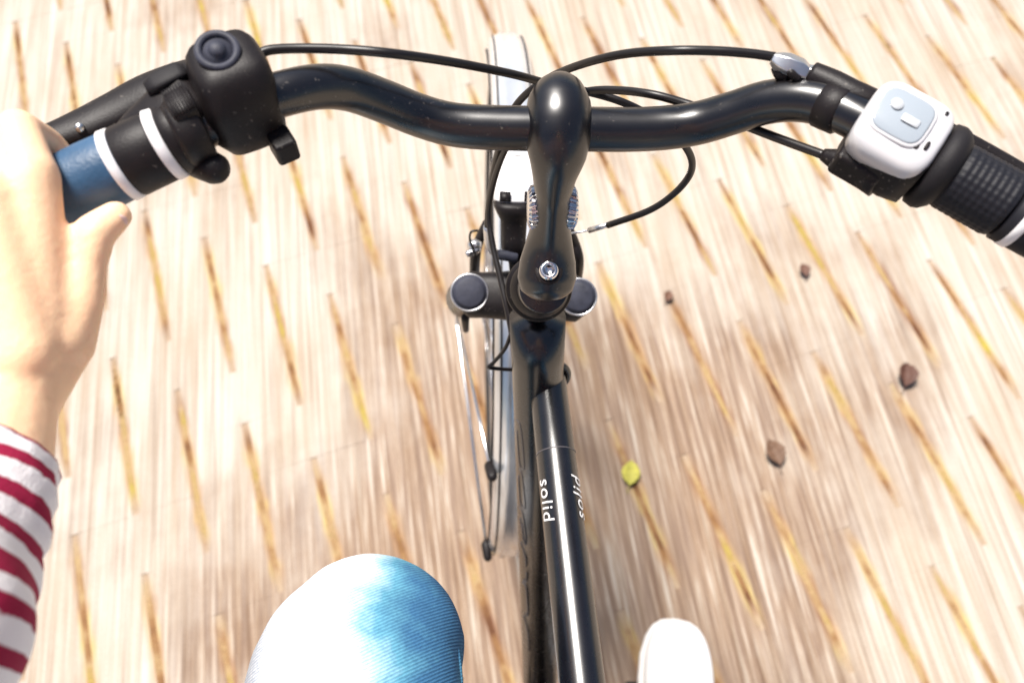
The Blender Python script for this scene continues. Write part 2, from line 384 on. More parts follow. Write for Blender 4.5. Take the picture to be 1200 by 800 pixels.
# wheel assembly: leans 3 degrees to the right, steered a touch left of the camera heading
LEAN = 3.03; YAW = 1.7
WM = Matrix.Translation((-.028,0,0)) @ Matrix.Translation((0,.1,0)) @ Matrix.Rotation(R(YAW),4,'Z') @ Matrix.Translation((0,-.1,0)) @ Matrix.Rotation(R(LEAN),4,'Y')
AX = Vector((0,.262,.35)); FR = .366
def wp(x, ang, r):   # point of the front wheel, ang from the top, positive forwards
    return Vector((x, AX.y + r*math.sin(R(ang)), AX.z + r*math.cos(R(ang))))
def ringtube(ax, r, tr, seg=72, ts=12, asp=1):
    return tube([(ax.x, ax.y+r*math.sin(2*math.pi*k/seg), ax.z+r*math.cos(2*math.pi*k/seg)) for k in range(seg)], tr, ts, closed=True, ref=(1,0,0), rad2=tr*asp)
def wheel(ax, M):
    w = part('wheel', ringtube(ax, .306, .011, asp=.8).xf(M), ALU); w.name = 'front_wheel' if ax is AX else 'rear_wheel'
    part('tyre', ringtube(ax, .329, .018).xf(M), TYRE, w)
    part('hub', lathe(ax+Vector((-.05,0,0)), ax+Vector((.05,0,0)), [(0,.008),(.015,.008),(.018,.026),(.022,.026),(.026,.016),(.074,.016),(.078,.026),(.082,.026),(.085,.008),(.1,.008)]).xf(M), ALU, w)
    for k in range(32):
        a = 360*k/32; s = 1 if k % 2 else -1; d = 55 if (k//2) % 2 else -55
        A = ax + Vector((s*.03, .024*math.sin(R(a+d)), .024*math.cos(R(a+d)))); B = ax + Vector((0, .3*math.sin(R(a)), .3*math.cos(R(a))))
        part('spoke', cyl(A, B, .001, seg=5).xf(M), SILV, w)
    return w
wheel(AX, WM)
# silver mudguard with rolled edges and two shallow ridges
prof = [(-.0245,-.017),(-.0258,-.010),(-.0235,-.003),(-.0185,.0022),(-.0135,.0036),(-.0105,.0066),(-.0065,.0040),(0,.0056),(.0065,.0040),(.0105,.0066),(.0135,.0036),(.0185,.0022),(.0235,-.003),(.0258,-.010),(.0245,-.017)]
mb = MB(); A0, A1, NA = 47, -104, 60; n2 = len(prof)*2
def gaurdring(ang, sx):
    out = [wp(x*sx, ang, FR+dz) for x, dz in prof] + [wp(x*sx*.94, ang, FR+dz-.0016) for x, dz in reversed(prof)]
    return out
secs = []
for i in range(NA+1):
    t = i/NA; e = min(t, 1-t)*(A0-A1)    # rounded tongue at both ends
    sx = 1 if e > 3.6 else max(.25, math.sqrt(max(0, 1-((3.6-e)/3.6)**2)))
    secs.append(gaurdring(A0+(A1-A0)*t, sx))
GUARD = mat('silver mudguard', (.74,.75,.77), .18, metal=.6, vary=.12, vscale=50)
guard = part('mudguard', loft(secs).xf(WM), GUARD)
for s in (-1, 1):
    part('thin_stripe', tube([wp(s*.0188, A0-4+(A1+8-A0)*k/60, FR+.0022) for k in range(61)], .0011, 6).xf(WM), RUB, guard)  # dark reflections along the guard, added as thin black lines
    part('edge_shade', tube([wp(s*.0255, A0-3+(A1+6-A0)*k/60, FR-.0165) for k in range(61)], .0022, 8).xf(WM), RUB, guard)  # shaded side edges of the guard, added as thin black tubes
    for ang in (-60, -96):
        A = Vector((s*.064, AX.y-.004, AX.z+.012)); B = wp(s*.0285, ang, FR-.004)
        K = A + Vector((s*.006,-.02,.0)); part('stay', tube([A, K, K.lerp(B,.5), B], .0022, 8, 1).xf(WM), SILV, guard)
        part('stay_cap', capsule(B+(K-B).normalized()*.006, B-(K-B).normalized()*.010, .0068, .0060, 12).xf(WM), PLAS, guard)
# fork
CL = Vector((-0.0373,0.0324,0.7950)); CR = Vector((0.0578,0.0309,0.7900))
for C, s in ((CL,-1),(CR,1)):
    D = WM @ Vector((s*.062, AX.y-.012, AX.z)); ax = (D-C).normalized()
    fl = part('fork_leg', tube([C+ax*.008, C+ax*.12, C+ax*.14, C+ax*.17, C+(D-C)*.92, D], [.0145,.0145,.021,.0205,.017,.013], 20), BLACKG)
    part('fork_cap', lathe(C+ax*.004, C-ax*.012, [(0,.0165),(.009,.0165),(.0105,.0158),(.0108,.0135),(.0120,.0132),(.0128,.0115),(.0128,.001)], 32), CAPB, fl)
    part('cap_ring', tube([C-ax*.0058+Vector((math.cos(t),math.sin(t),0)).cross(ax).normalized()*.0158 for t in [2*math.pi*k/40 for k in range(40)]], .0011, 6, closed=True), ALU, fl)
Mid = (CL+CR)/2 + Vector((.002,.0,.002))
ex = (CR-CL).normalized(); fa = Vector((0,.34,-.94)); fy = fa.cross(ex).normalized(); secs = []
for t, a, b, dz in ((-.6,.004,.004,0),(-.585,.014,.013,0),(-.5,.0205,.017,0),(-.38,.020,.017,0),(-.2,.021,.019,.002),(0,.024,.020,.003),(.2,.021,.019,.002),(.38,.020,.017,0),(.5,.0205,.017,0),(.585,.014,.013,0),(.6,.004,.004,0)):
    secs.append(superring((CL+CR)/2+(CR-CL)*t+fa*(.012-dz), fy, fa.normalized(), a, b, 3, 24))
part('fork_crown', loft(secs), PLAS)
# headset and head tube
H1 = Vector((0.0194,-0.0291,0.9150)); H0 = Mid + Vector((0,0,.012)); hx = (H1-H0).normalized()
part('head_tube', cyl(H0, H1-hx*.01, .0185, seg=32), BLACKG)
hs = part('headset', lathe(H1-hx*.016, H1+hx*.016, [(0,.0195),(.003,.0235),(.012,.0240),(.015,.0232),(.0155,.0212),(.019,.0210),(.022,.0205),(.029,.0165),(.031,.013)], 40), PLAS)
part('spacer', cyl(H1+hx*.012, H1+hx*.034, .0165, seg=32, ch=.001), BLACK, hs)
# stem
st = [(0.0281,0.0348,1.0520),(0.0280,0.0308,1.0535),(0.0277,0.0236,1.0550),(0.0269,0.0139,1.0560),(0.0268,0.0032,1.0540),(0.0263,-0.0055,1.0490),(0.0260,-0.0121,1.0420),(0.0250,-0.0170,1.0300),(0.0246,-0.0209,1.0150),(0.0242,-0.0267,0.9980),(0.0237,-0.0321,0.9830),(0.0229,-0.0399,0.9720),(0.0225,-0.0484,0.9650),(0.0226,-0.0551,0.9600),(0.0226,-0.0591,0.9570),(0.0226,-0.0604,0.9560)]
srx = [.002,.0085,.0145,.0182,.0194,.0190,.0168,.0130,.0106,.0112,.0145,.0178,.0190,.0166,.0100,.002]
sry = [.002,.0085,.0140,.0175,.0188,.0180,.0162,.0140,.0125,.0130,.0150,.0165,.0165,.0140,.0085,.002]
stem = part('stem', tube(st, srx, 28, 4, ref=(1,0,0), rad2=sry), BLACK)
B0 = Vector((0.0228,-0.0532,0.9820)); bn = Vector((0,-.33,.94)).normalized()
part('bolt', lathe(B0-bn*.010, B0+bn*.003, [(0,.0062),(.011,.0062),(.0128,.0052),(.013,.0034),(.0108,.0032),(.0108,.0005)], 24), SILV, stem)
part('bolt_recess', lathe(B0-bn*.002, B0+bn*.0, [(0,.0085),(.0006,.0088),(.0012,.0080),(.0013,.001)], 24), PLAS, stem)
# toothed chrome pivot of the adjustable stem
PV = Vector((0.0248,-0.0193,1.0010)); px_ = Vector((.998,.03,-.053)).normalized(); py_ = Vector((0,.85,-.5)).normalized(); py_ = (py_-px_*py_.dot(px_)).normalized(); pz_ = px_.cross(py_)
for s in (-1,1):
    mb = MB(); T = 26; rr = []
    for xo, r0, tooth in ((.006,.0128,0),(.0085,.0128,.0012),(.0135,.0122,.0012),(.0150,.0105,.0004),(.0155,.004,0)):
        ring = []
        for k in range(T*4):
            a = 2*math.pi*k/(T*4) + xo*18; r = r0 + (tooth if (k % 4) < 2 else -tooth)
            ring.append(PV + px_*s*xo + py_*math.cos(a)*r + pz_*math.sin(a)*r)
        rr.append(ring)
    part('pivot_disc', loft(rr), SILV, stem, smooth=False)
# handlebar
bar = [(-0.2753,-0.1008,1.0850),(-0.2472,-0.0876,1.0900),(-0.2212,-0.0755,1.0940),(-0.1871,-0.0600,1.0990),(-0.1556,-0.0426,1.1020),(-0.1320,-0.0285,1.1030),(-0.1149,-0.0176,1.1000),(-0.1001,-0.0072,1.0930),(-0.0870,0.0001,1.0830),(-0.0707,0.0034,1.0700),(-0.0532,0.0041,1.0580),(-0.0342,0.0024,1.0520),(-0.0098,0.0017,1.0500),(0.0270,0.0019,1.0490),(0.0643,0.0037,1.0460),(0.0891,0.0050,1.0460),(0.1081,0.0054,1.0500),(0.1252,0.0042,1.0600),(0.1389,0.0022,1.0700),(0.1522,-0.0025,1.0780),(0.1654,-0.0098,1.0830),(0.1782,-0.0210,1.0860),(0.1972,-0.0371,1.0860),(0.2244,-0.0565,1.0840),(0.2558,-0.0769,1.0800),(0.2903,-0.1001,1.0750)]
br = [.0111]*6+[.0113,.0115,.0117,.0119,.0121,.0124,.0127,.0127,.0127,.0126,.0124,.0121,.0119,.0117,.0114,.0111,.0111,.0111,.0111,.0111]
hb = part('handlebar', tube(bar, br, 24, 6), BLACK)
bar = [Vector(b) for b in bar]
def gframe(A, B):   # frame along the grip: t outwards, f forwards, u up
    t = (Vector(B)-Vector(A)).normalized(); f = Vector((0,0,1)).cross(t)
    if f.y < 0: f = -f
    f.normalize(); u = t.cross(f)
    if u.z < 0: u = -u
    return t, f, u
def tex_cross(m, scale):
    n, l, p = nodes(m); tc = n.new('ShaderNodeTexCoord'); v = n.new('ShaderNodeTexVoronoi'); v.inputs['Scale'].default_value = scale; v.distance = 'CHEBYCHEV'; v.inputs['Randomness'].default_value = .0
    mp = n.new('ShaderNodeMapping'); mp.inputs['Rotation'].default_value = (R(20),R(35),R(28)); l.new(tc.outputs['Object'], mp.inputs[0]); l.new(mp.outputs[0], v.inputs['Vector'])
    b = n.new('ShaderNodeBump'); b.inputs['Strength'].default_value = .8; b.inputs['Distance'].default_value = .0012; l.new(v.outputs['Distance'], b.inputs['Height']); l.new(b.outputs[0], p.inputs['Normal'])
GRIPR = mat('knurled grip rubber', (.009,.009,.013), .55, spec=.3)
GRIPL = mat('sky tinted grip rubber', (.025,.075,.15), .50, spec=.5, bump=.3, bscale=500, vary=.4, vscale=50)  # dark rubber with the blue sky sheen put into its base colour
# ---- left side: grip, bands, brake lever, shifter
LA, LB = Vector((-0.1586,-0.0447,1.1020)), Vector((-0.2775,-0.1015,1.0845)); t, f, u = gframe(LA, LB); LL = (LB-LA).length
def onL(px, py, z): return Vector((px,py,z))
grip = part('grip', lathe(LA, LB, [(0,.0150),(.002,.0162),(.010,.0166),(.030,.0164),(.034,.0172),(.05,.0176),(.07,.0170),(.09,.0165),(LL-.006,.017),(LL-.002,.0195),(LL,.015)], 32), GRIPL)
grip['label'] = 'dark left grip, blue sky sheen in its colour, with two white bands'
for pos, wd in ((.0095,.0058),(.0335,.0052)):
    part('band', lathe(LA+t*pos, LA+t*(pos+wd), [(0,.0168),(.0006,.0180),(wd-.0006,.0182),(wd,.0170)], 36), WHITE, grip)
part('sleeve', lathe(LA+t*.0005, LA+t*.0098, [(0,.0168),(.001,.0175),(.0085,.0176),(.0092,.0170)], 36), PLAS, grip)
part('sleeve', lathe(LA+t*.0148, LA+t*.0334, [(0,.0172),(.001,.0176),(.0176,.0178),(.0186,.0174)], 36), PLAS, grip)
def fr(P, t_, f_, u_):
    M = Matrix((t_, f_, u_)).transposed(); return lambda a,b,c: P + M @ Vector((a,b,c))
SC = Vector((-0.1350,-0.0326,1.1040)); tl, fl_, ul = gframe(Vector((-0.1149,-0.0176,1.1000)), Vector((-0.1556,-0.0426,1.1020))); q = fr(SC, tl, fl_, ul); Ml = Matrix((tl,fl_,ul)).transposed()
# shifter housing wraps the bar, tall block with round dial on its front top
secs = []
for h, a, b, dt, df in ((-.022,.010,.010,-.006,.002),(-.018,.016,.013,-.003,.002),(-.008,.019,.0145,-.001,.002),(.006,.0190,.0165,-.001,.005),(.014,.0185,.0185,-.003,.008),(.021,.0175,.0165,-.004,.011),(.0245,.015,.014,-.004,.012),(.0255,.009,.008,-.004,.012)):
    secs.append(superring(q(dt,df,h), tl, fl_, a, b, 4, 32))
shifter = part('shifter', loft(secs), PLAS)
dn = (ul*.9 - fl_*.25 ).normalized(); DC = q(-.002,.0125,.0275)
part('dial_ring', tube([DC + (tl*math.cos(x)+dn.cross(tl)*math.sin(x))*.0088 for x in [2*math.pi*k/40 for k in range(40)]], .0020, 10, closed=True), CAPB, shifter)
part('dial', lathe(DC-dn*.004, DC+dn*.004, [(0,.0072),(.0042,.0070),(.0042,.0046),(.006,.0040),(.0072,.0028),(.0075,.0005)], 28), CAPB, shifter)
part('clamp_lug', box(q(-.012,-.0165,-.016), (.012,.014,.014), Ml), PLAS, shifter, bevel=.002)
part('clamp_band', lathe(SC+tl*.019, SC+tl*.034, [(0,.0140),(.0015,.0165),(.012,.0168),(.0145,.0150)], 32), PLAS, shifter)
part('clamp_screw_boss', capsule(q(.024,-.016,-.012), q(.030,-.006,-.016), .008, .007), PLAS, shifter)
TL = q(.027,.006,.016)
tlv = part('thumb_lever', loft([superring(q(.018+.005*k,.002+.000*k,.012+dz), fl_, ul, a, b, 3.5, 24) for k, a, b, dz in ((0,.006,.004,.002),(.2,.009,.0065,.002),(2.3,.009,.0060,.001),(2.7,.006,.004,0))]), PLAS, shifter)
for k in range(8):
    P = q(.0195+.0014*k, .002, .0198-.0002*k); part('rib', box(P, (.0007,.0165,.0022), Ml), PLAS, tlv)
# left brake lever
LV = [(-0.1515,-0.0017,1.0920),(-0.1655,0.0014,1.0880),(-0.1800,0.0001,1.0850),(-0.1953,-0.0055,1.0840),(-0.2099,-0.0139,1.0830),(-0.2257,-0.0241,1.0830),(-0.2435,-0.0336,1.0830),(-0.2685,-0.0416,1.0820),(-0.2882,-0.0535,1.0800)]
bl = part('brake_lever', tube(LV, [.0090,.0090,.0085,.0075,.0062,.0052,.0048,.0048,.005], 16, 5, ref=(0,0,1), rad2=[.0125,.0155,.0150,.0135,.0120,.0105,.0085,.0070,.006]), PLAS)
part('lever_body', loft([superring(Vector(c), fl_, ul, a, b, 3, 24) for c, a, b in ((q(.012,.014,.002),.014,.010),(q(.020,.014,.004),.018,.013),(q(.034,.012,.000),.016,.012),(q(.050,.013,-.004),.0115,.009),(q(.060,.015,-.005),.005,.005))]), PLAS, bl)
part('pivot_screw', cyl(Vector((-0.2243,-0.0267,1.0855)), Vector((-0.2218,-0.0312,1.0895)), .0022, seg=12), ALU, bl)
part('lever_rib', loft([superring(q(x,.0215,z), fl_, ul, a, .0025, 3, 20) for x, a, z in ((.014,.004,.015),(.018,.0055,.0165),(.030,.0055,.0150),(.035,.003,.013))]), RUB, bl)
# ---- right side: grip shifter with white indicator cap, grip, brake lever
RA, RB = Vector((0.1819,-0.0262,1.0855)), Vector((0.2924,-0.1013,1.0745)); t, f, u = gframe(RA, RB); RL = (RB-RA).length; Mr = Matrix((t,f,u)).transposed(); q = fr(RA, t, f, u)
gs = part('grip_shifter', loft([superring(q(x, df, dz), f, u, a, b, 3.2, 32) for x, a, b, df, dz in ((-.004,.0125,.0125,0,-.001),(-.002,.0165,.0155,-.001,-.001),(.010,.0205,.0165,-.003,-.002),(.026,.0220,.0175,-.003,-.002),(.036,.0215,.0175,-.002,-.001),(.0375,.016,.015,-.001,0))]), PLAS)
CM = Matrix((t,f,u)).transposed()
secs = []
cu = (u*.93 - f*.22).normalized(); cf = (f - cu*f.dot(cu)).normalized()
cc = q(.0165,-.002,.0150)
for h, s_ in ((-.007,.99),(.0005,1.0),(.0035,.985),(.0058,.94),(.0070,.86),(.0074,.7)):
    ring = superring(cc+cu*h-cf*.0022, t, cf, .0208*s_, .0218*s_, 4.2, 40)
    ring = [p - cu*((p-cc).dot(cf)**2)*7 for p in ring]
    secs.append(ring)
CASE = mat('silver white casing', (.62,.61,.62), .32, metal=.15, spec=.5, vary=.08, vscale=40)
cap = part('indicator_cap', loft(secs), CASE, gs); cap['label'] = 'silver-white shift indicator cap with a grey window'
wc = cc + cu*.0060 - t*.0035
def onpad(a, b, h): P = wc + t*a + cf*b; return P - cu*((P-cc).dot(cf)**2)*7 + cu*h
def pad(name, ca, cb, sa, sb, h0, h1, m, p=4, n=28):
    rings = []
    for h, s_ in ((h0,1),(h1-.0003,1),(h1,.93)):
        rings.append([onpad(ca+math.copysign(abs(math.cos(x))**(2/p),math.cos(x))*sa*s_, cb+math.copysign(abs(math.sin(x))**(2/p),math.sin(x))*sb*s_, h) for x in [2*math.pi*k/n for k in range(n)]])
    return part(name, loft(rings), m, gs)
pad('window_rim', 0, 0, .0148, .0140, 0, .0020, CASE)
pad('window', 0, 0, .0132, .0124, .0005, .0024, DISP)
pad('window_mark', -.0055, .0032, .0032, .0032, .002, .0028, DISPL, 2)
pad('window_mark', .0042, -.0012, .0046, .0022, .002, .0028, DISPL, 8)
pad('slot', .0172, -.0080, .0010, .0024, .000, .0022, PLAS, 3)
pad('slot', .0130, -.0104, .0013, .0015, .000, .0018, PLAS, 3)
pad('slot', .0172, .0125, .0009, .0015, -.001, .0016, PLAS, 3)
part('flange', lathe(RA+t*.0375, RA+t*.0505, [(0,.0190),(.0015,.0222),(.0060,.0228),(.0090,.0218),(.0120,.0188),(.013,.0170)], 40), RUB, gs)
GL = .081
mb = MB(); NA_, NS_ = 120, 56; sx_ = t.orthogonal().normalized(); sy_ = t.cross(sx_); rr = []
for i in range(NS_+1):
    z_ = (GL-.050)*i/NS_; ring = []
    for k in range(NA_):
        a = 2*math.pi*k/NA_; h_ = min(1, i/4, (NS_-i)/4); w_ = math.sin(a*15+z_*900)*math.sin(a*15-z_*900)
        r = .0168 + .0006*h_ + .0005*h_*max(-.4, min(.4, w_)); ring.append(RA + t*(.050+z_) + (sx_*math.cos(a) + sy_*math.sin(a))*r)
    rr.append(ring)
part('twist_grip', loft(rr), GRIPR, gs)
grip = part('grip', lathe(RA+t*(GL+.0012), RB, [(0,.0150),(.0012,.0174),(.02,.0170),(RL-GL-.012,.017),(RL-GL-.006,.019),(RL-GL-.001,.0165)], 36), GRIPR)
part('band', lathe(RA+t*(GL+.0062), RA+t*(GL+.0112), [(0,.0168),(.0005,.0178),(.0045,.0178),(.005,.017)], 36), WHITE, grip)
part('cable_boot', tube([(0.1658,-0.0327,1.0700),(0.1699,-0.0358,1.0710),(0.1736,-0.0388,1.0720),(0.1786,-0.0441,1.0740),(0.1893,-0.0543,1.0760)], [.0032,.0050,.0062,.0075,.009], 16, 3), PLAS, gs)
part('shifter_body', box(q(.010,-.0175,-.007), (.026,.016,.016), Mr), PLAS, gs, bevel=.003)
bl = part('brake_lever', tube([(0.1594,0.0056,1.0880),(0.1691,-0.0024,1.0890),(0.1829,-0.0128,1.0890),(0.2022,-0.0164,1.0840),(0.2261,-0.0228,1.0780),(0.2697,-0.0461,1.0700),(0.3043,-0.0738,1.0660)], [.0070,.0078,.0082,.0072,.006,.005,.005], 18, 5, ref=(0,0,1)), PLAS)
part('lever_clamp', lathe(Vector((0.1647,-0.0084,1.0820)), Vector((0.1774,-0.0204,1.0860)), [(0,.0110),(.001,.0124),(.012,.0124),(.0135,.0110)], 28), PLAS, bl)
ba = part('barrel_adjuster', tube([(0.1388,0.0137,1.0920),(0.1419,0.0118,1.0915),(0.1459,0.0099,1.0910),(0.1527,0.0074,1.0898),(0.1563,0.0058,1.0890),(0.1599,0.0045,1.0885)], [.0032,.0052,.0064,.0064,.0050,.0060], 6, 1), ALU, bl, smooth=False, bevel=.0006)
part('lever_link', tube([(0.1411,0.0115,1.0880),(0.1440,0.0077,1.0870),(0.1482,0.0047,1.0870)], [.0026,.0040,.0022], 12, 3), PLAS, bl)
part('lever_link', capsule(Vector((0.1473,0.0030,1.0920)), Vector((0.1508,0.0013,1.0900)), .0022, .0022, 10), PLAS, bl)
# ---- cables
def cable(pts, r=.0025): return part('cable', tube(pts, r, 10, 8), CABLE)
c = cable([(-0.1284,-0.0047,1.1120),(-0.1220,-0.0007,1.1120),(-0.1082,0.0024,1.1100),(-0.0871,0.0038,1.1080),(-0.0614,0.0039,1.1050),(-0.0324,0.0174,1.0850),(0.0000,0.0325,1.0600),(0.0233,0.0432,1.0400),(0.0476,0.0462,1.0300),(0.0691,0.0425,1.0250),(0.0891,0.0389,1.0150),(0.1064,0.0308,1.0050),(0.1186,0.0308,0.9850),(0.1216,0.0319,0.9650),(0.1138,0.0285,0.9480),(0.0985,0.0264,0.9300),(0.0718,0.0303,0.9050)])
part('ferrule', cyl((0.0730,0.0304,0.9060), (0.0585,0.0316,0.8960), .0023, seg=12), ALU, c); part('wire', cyl((0.0585,0.0316,0.8960), (0.0397,0.0348,0.8850), .0009, seg=8), ALU, c)
cable([(0.1403,0.0145,1.0918),(0.1274,0.0157,1.0930),(0.1091,0.0165,1.0940),(0.0869,0.0188,1.0920),(0.0648,0.0334,1.0750),(0.0454,0.0464,1.0550),(0.0267,0.0600,1.0300),(0.0121,0.0612,1.0150),(0.0023,0.0610,1.0000),(-0.0046,0.0515,0.9900),(-0.0104,0.0617,0.9500),(-0.0156,0.0648,0.9100),(-0.0192,0.0653,0.8750),(-0.0205,0.0616,0.8520)])
cable([(0.1666,-0.0333,1.0700),(0.1539,-0.0211,1.0640),(0.1372,-0.0045,1.0560),(0.1203,0.0086,1.0520),(0.1020,0.0192,1.0500),(0.0826,0.0262,1.0500),(0.0645,0.0385,1.0400),(0.0476,0.0469,1.0300),(0.0273,0.0534,1.0150),(0.0084,0.0503,1.0000),(-0.0048,0.0576,0.9600),(-0.0142,0.0612,0.9150),(-0.0181,0.0545,0.8850),(-0.0155,0.0351,0.8720),(-0.0094,0.0099,0.8620),(-0.0034,-0.0152,0.8520),(0.0007,-0.0332,0.8350),(0.0035,-0.0481,0.8000)])
# ---- front brake
for s, pts in ((-1,[(-0.0232,0.1007,0.8000),(-0.0298,0.0939,0.7850),(-0.0341,0.0847,0.7700),(-0.0381,0.0966,0.7000)]),(1,[(0.0523,0.0934,0.8000),(0.0578,0.0893,0.7850),(0.0618,0.0801,0.7700),(0.0658,0.0966,0.7000)])):
    ba = part('brake_arm', tube(pts, [.0055,.0065,.007,.007], 14, 4, ref=(0,1,0), rad2=[.0035,.004,.005,.005]), PLAS)
    if s < 0:
        P = Vector((-0.0335,0.0773,0.8000)); part('anchor_bolt', lathe(P-Vector((.006,0,0)), P+Vector((.006,0,.002)), [(0,.003),(.003,.0055),(.008,.0055),(.012,.003)], 6), ALU, ba)
        part('washer', capsule((-0.0387,0.0693,0.8000), (-0.0304,0.0728,0.8000), .0032, .0028, 10), SILV, ba); part('cable_tail', tube([(-0.0318,0.0667,0.8000),(-0.0369,0.0764,0.8100),(-0.0357,0.0788,0.8200),(-0.0298,0.0806,0.8200)], .0011, 6, 5), CABLE, ba)
        part('noodle', tube([(-0.0204,0.0613,0.8550),(-0.0194,0.0582,0.8350),(-0.0146,0.0568,0.8220),(-0.0044,0.0577,0.8150),(0.0089,0.0624,0.8100)], .0035, 10, 5), ALU, ba)
        part('spring_bolt', cyl((-0.0123,0.0527,0.8260), (0.0044,0.0517,0.8220), .0045, seg=16, ch=.001), CAPB, ba)
# thin cable loop behind the left fork leg
cable([(-0.0007,-0.0305,0.8450),(-0.0055,-0.0369,0.8300),(-0.0146,-0.0423,0.8150),(-0.0189,-0.0447,0.8100),(-0.0105,-0.0441,0.8050),(0.0014,-0.0427,0.8000)], .0016)
part('stay_mount', capsule((-0.0466,0.0559,0.7000), (-0.0480,0.0621,0.6600), .0045, .0035, 12), PLAS)
# ---- headlamp on the fork crown, white shell over a black back
hl_y = Vector((0,.88,.12)).normalized(); ex1 = Vector((1,0,-.05)).normalized()
LS = [((0.0053,0.1555,0.8350),.004,.004),((0.0046,0.1512,0.8380),.0105,.010),((0.0038,0.1406,0.8420),.0135,.0135),((0.0030,0.1255,0.8450),.0158,.0155),((0.0022,0.1087,0.8460),.0175,.0168),((0.0018,0.0962,0.8450),.0182,.0170),((0.0018,0.0942,0.8440),.0160,.0150)]
lamp = part('headlamp', loft([superring(Vector(c), ex1, ex1.cross(Vector((0,.75,.66))).normalized()*-1, a, b, 2.6, 32) for c, a, b in LS]), WHITE)
LS = [((0.0015,0.0965,0.8420),.0150,.0145),((0.0014,0.0920,0.8460),.0172,.0165),((0.0014,0.0868,0.8460),.0165,.0160),((0.0014,0.0826,0.8420),.0140,.0135),((0.0015,0.0806,0.8360),.0115,.0120),((0.0015,0.0687,0.8250),.0105,.0110),((0.0022,0.0559,0.8150),.0100,.0100)]
part('lamp_back', loft([superring(Vector(c), ex1, ex1.cross(Vector((0,.75,.66))).normalized()*-1, a, b, 2.6, 32) for c, a, b in LS]), PLAS, lamp)
for c_ in ((-0.0057,0.0875,0.8605),(0.0149,0.0875,0.8605)): part('vent', box(Vector(c_), (.0092,.0085,.0012), frame3((1,0,-.05),(0,-.3,.95))), PLAS, lamp)
part('seam', box(Vector((0.0051,0.1329,0.8555)), (.0055,.0007,.0008)), PLAS, lamp)
L0 = Vector((0.0053,0.1555,0.8350)); part('lens', lathe(L0-Vector((0,.004,0)), L0+Vector((0,.004,0)), [(0,.009),(.005,.008),(.008,.003)], 24), LENS, lamp)
part('lamp_bracket', tube([(0.0022,0.0577,0.8150),(0.0045,0.0450,0.8000),(0.0082,0.0307,0.7950)], [.006,.006,.007], 12, 3), PLAS, lamp)
# ---- frame
DT0 = Vector((0.0194,-0.0305,0.8720)); BB = Vector((.036,-.30,.285))
DTd = (BB-DT0).normalized()
dt = part('down_tube', tube([DT0, DT0+DTd*.04, DT0+DTd*.12, BB], [.0215,.0208,.0205,.0205], 32, 1), BLACKG)
TT0 = Vector((0.0284,-0.0538,0.8120)); TT1 = Vector((0.0465,-0.2839,0.8360)); TTd = (TT1-TT0).normalized(); SEAT = TT0 + TTd*.50
tt = part('top_tube', tube([TT0-TTd*.004, TT0+TTd*.004, TT0+TTd*.02, TT1, SEAT], [.0158,.0152,.0150,.0156,.0156], 32, 1), BLACKG)
# weld bead where the top tube meets the down tube
wx = Vector((1,0,0)); wx = (wx-TTd*wx.dot(TTd)).normalized(); wy = TTd.cross(wx)
part('weld', tube([TT0 + (wx*math.cos(a)*.0172 + wy*math.sin(a)*.0172) - TTd*.004*math.sin(a) for a in [2*math.pi*k/48 for k in range(48)]], .0028, 10, closed=True), BLACKG, tt)
part('gusset', capsule(TT0-TTd*.002, DT0+DTd*.055, .0125, .014), BLACKG, tt)
part('thin_stripe', lathe(TT0+TTd*(.068), TT0+TTd*(.0688), [(0,.0150),(.0001,.01545),(.0007,.01545),(.0008,.0150)], 40), OUTL, tt)
part('seat_tube', cyl(BB, SEAT+ (SEAT-BB).normalized()*.04, .0155, seg=24), BLACKG)
part('bottom_bracket', cyl(BB-Vector((.036,0,0)), BB+Vector((.036,0,0)), .021, seg=24, ch=.002), BLACKG)
RAX = Vector((.075,-.735,.35))
RM = Matrix.Translation((RAX.x,0,0)) @ Matrix.Translation((0,RAX.y,0)) @ Matrix.Rotation(R(5),4,'Z') @ Matrix.Translation((0,-RAX.y,0))
RW = Vector((0,RAX.y,RAX.z)); wheel(RW, RM)
for s in (-1,1):
    D = RAX + Vector((s*.06,0,0))
    part('chain_stay', tube([BB+Vector((s*.02,0,0)), BB+Vector((s*.035,-.08,.01)), D], [.011,.010,.008], 14, 4), BLACKG)
    part('seat_stay', tube([SEAT+Vector((s*.012,0,-.03)), SEAT+Vector((s*.04,-.03,-.1)), D], [.008,.008,.007], 14, 4), BLACKG)
SP = SEAT + (SEAT-BB).normalized()*.10
part('seat_post', cyl(SEAT, SP, .0135, seg=20), ALU)
secs = []
for y, w, h, z in ((.15,.012,.01,-.004),(.14,.02,.018,0),(.05,.03,.024,.0),(-.02,.055,.026,.003),(-.08,.085,.03,.008),(-.115,.08,.028,.01),(-.125,.04,.014,.008)):
    secs.append(superring(SP+Vector((-y*.05,y,.02+z)), Vector((1,0,0)), Vector((0,0,1)), w, h, 2.6, 24))
part('saddle', loft(secs), RUB)
cr_ = part('crankset', cyl(BB+Vector((.042,0,0)), BB+Vector((.047,0,0)), .085, seg=48, ch=.002), ALU)
P1 = Vector((.213,-.292,.128)); P2 = Vector((-.10,-.30,.455))
part('crank_arm', tube([BB+Vector((.058,0,0)), Vector((.115,-.297,.20)), Vector((.148,-.293,.128))], [.013,.011,.011], 14, 3), ALU, cr_)
part('crank_arm', tube([BB-Vector((.05,0,0)), Vector((-.03,-.30,.38)), Vector((-.05,-.30,.455))], [.013,.011,.011], 14, 3), ALU, cr_)
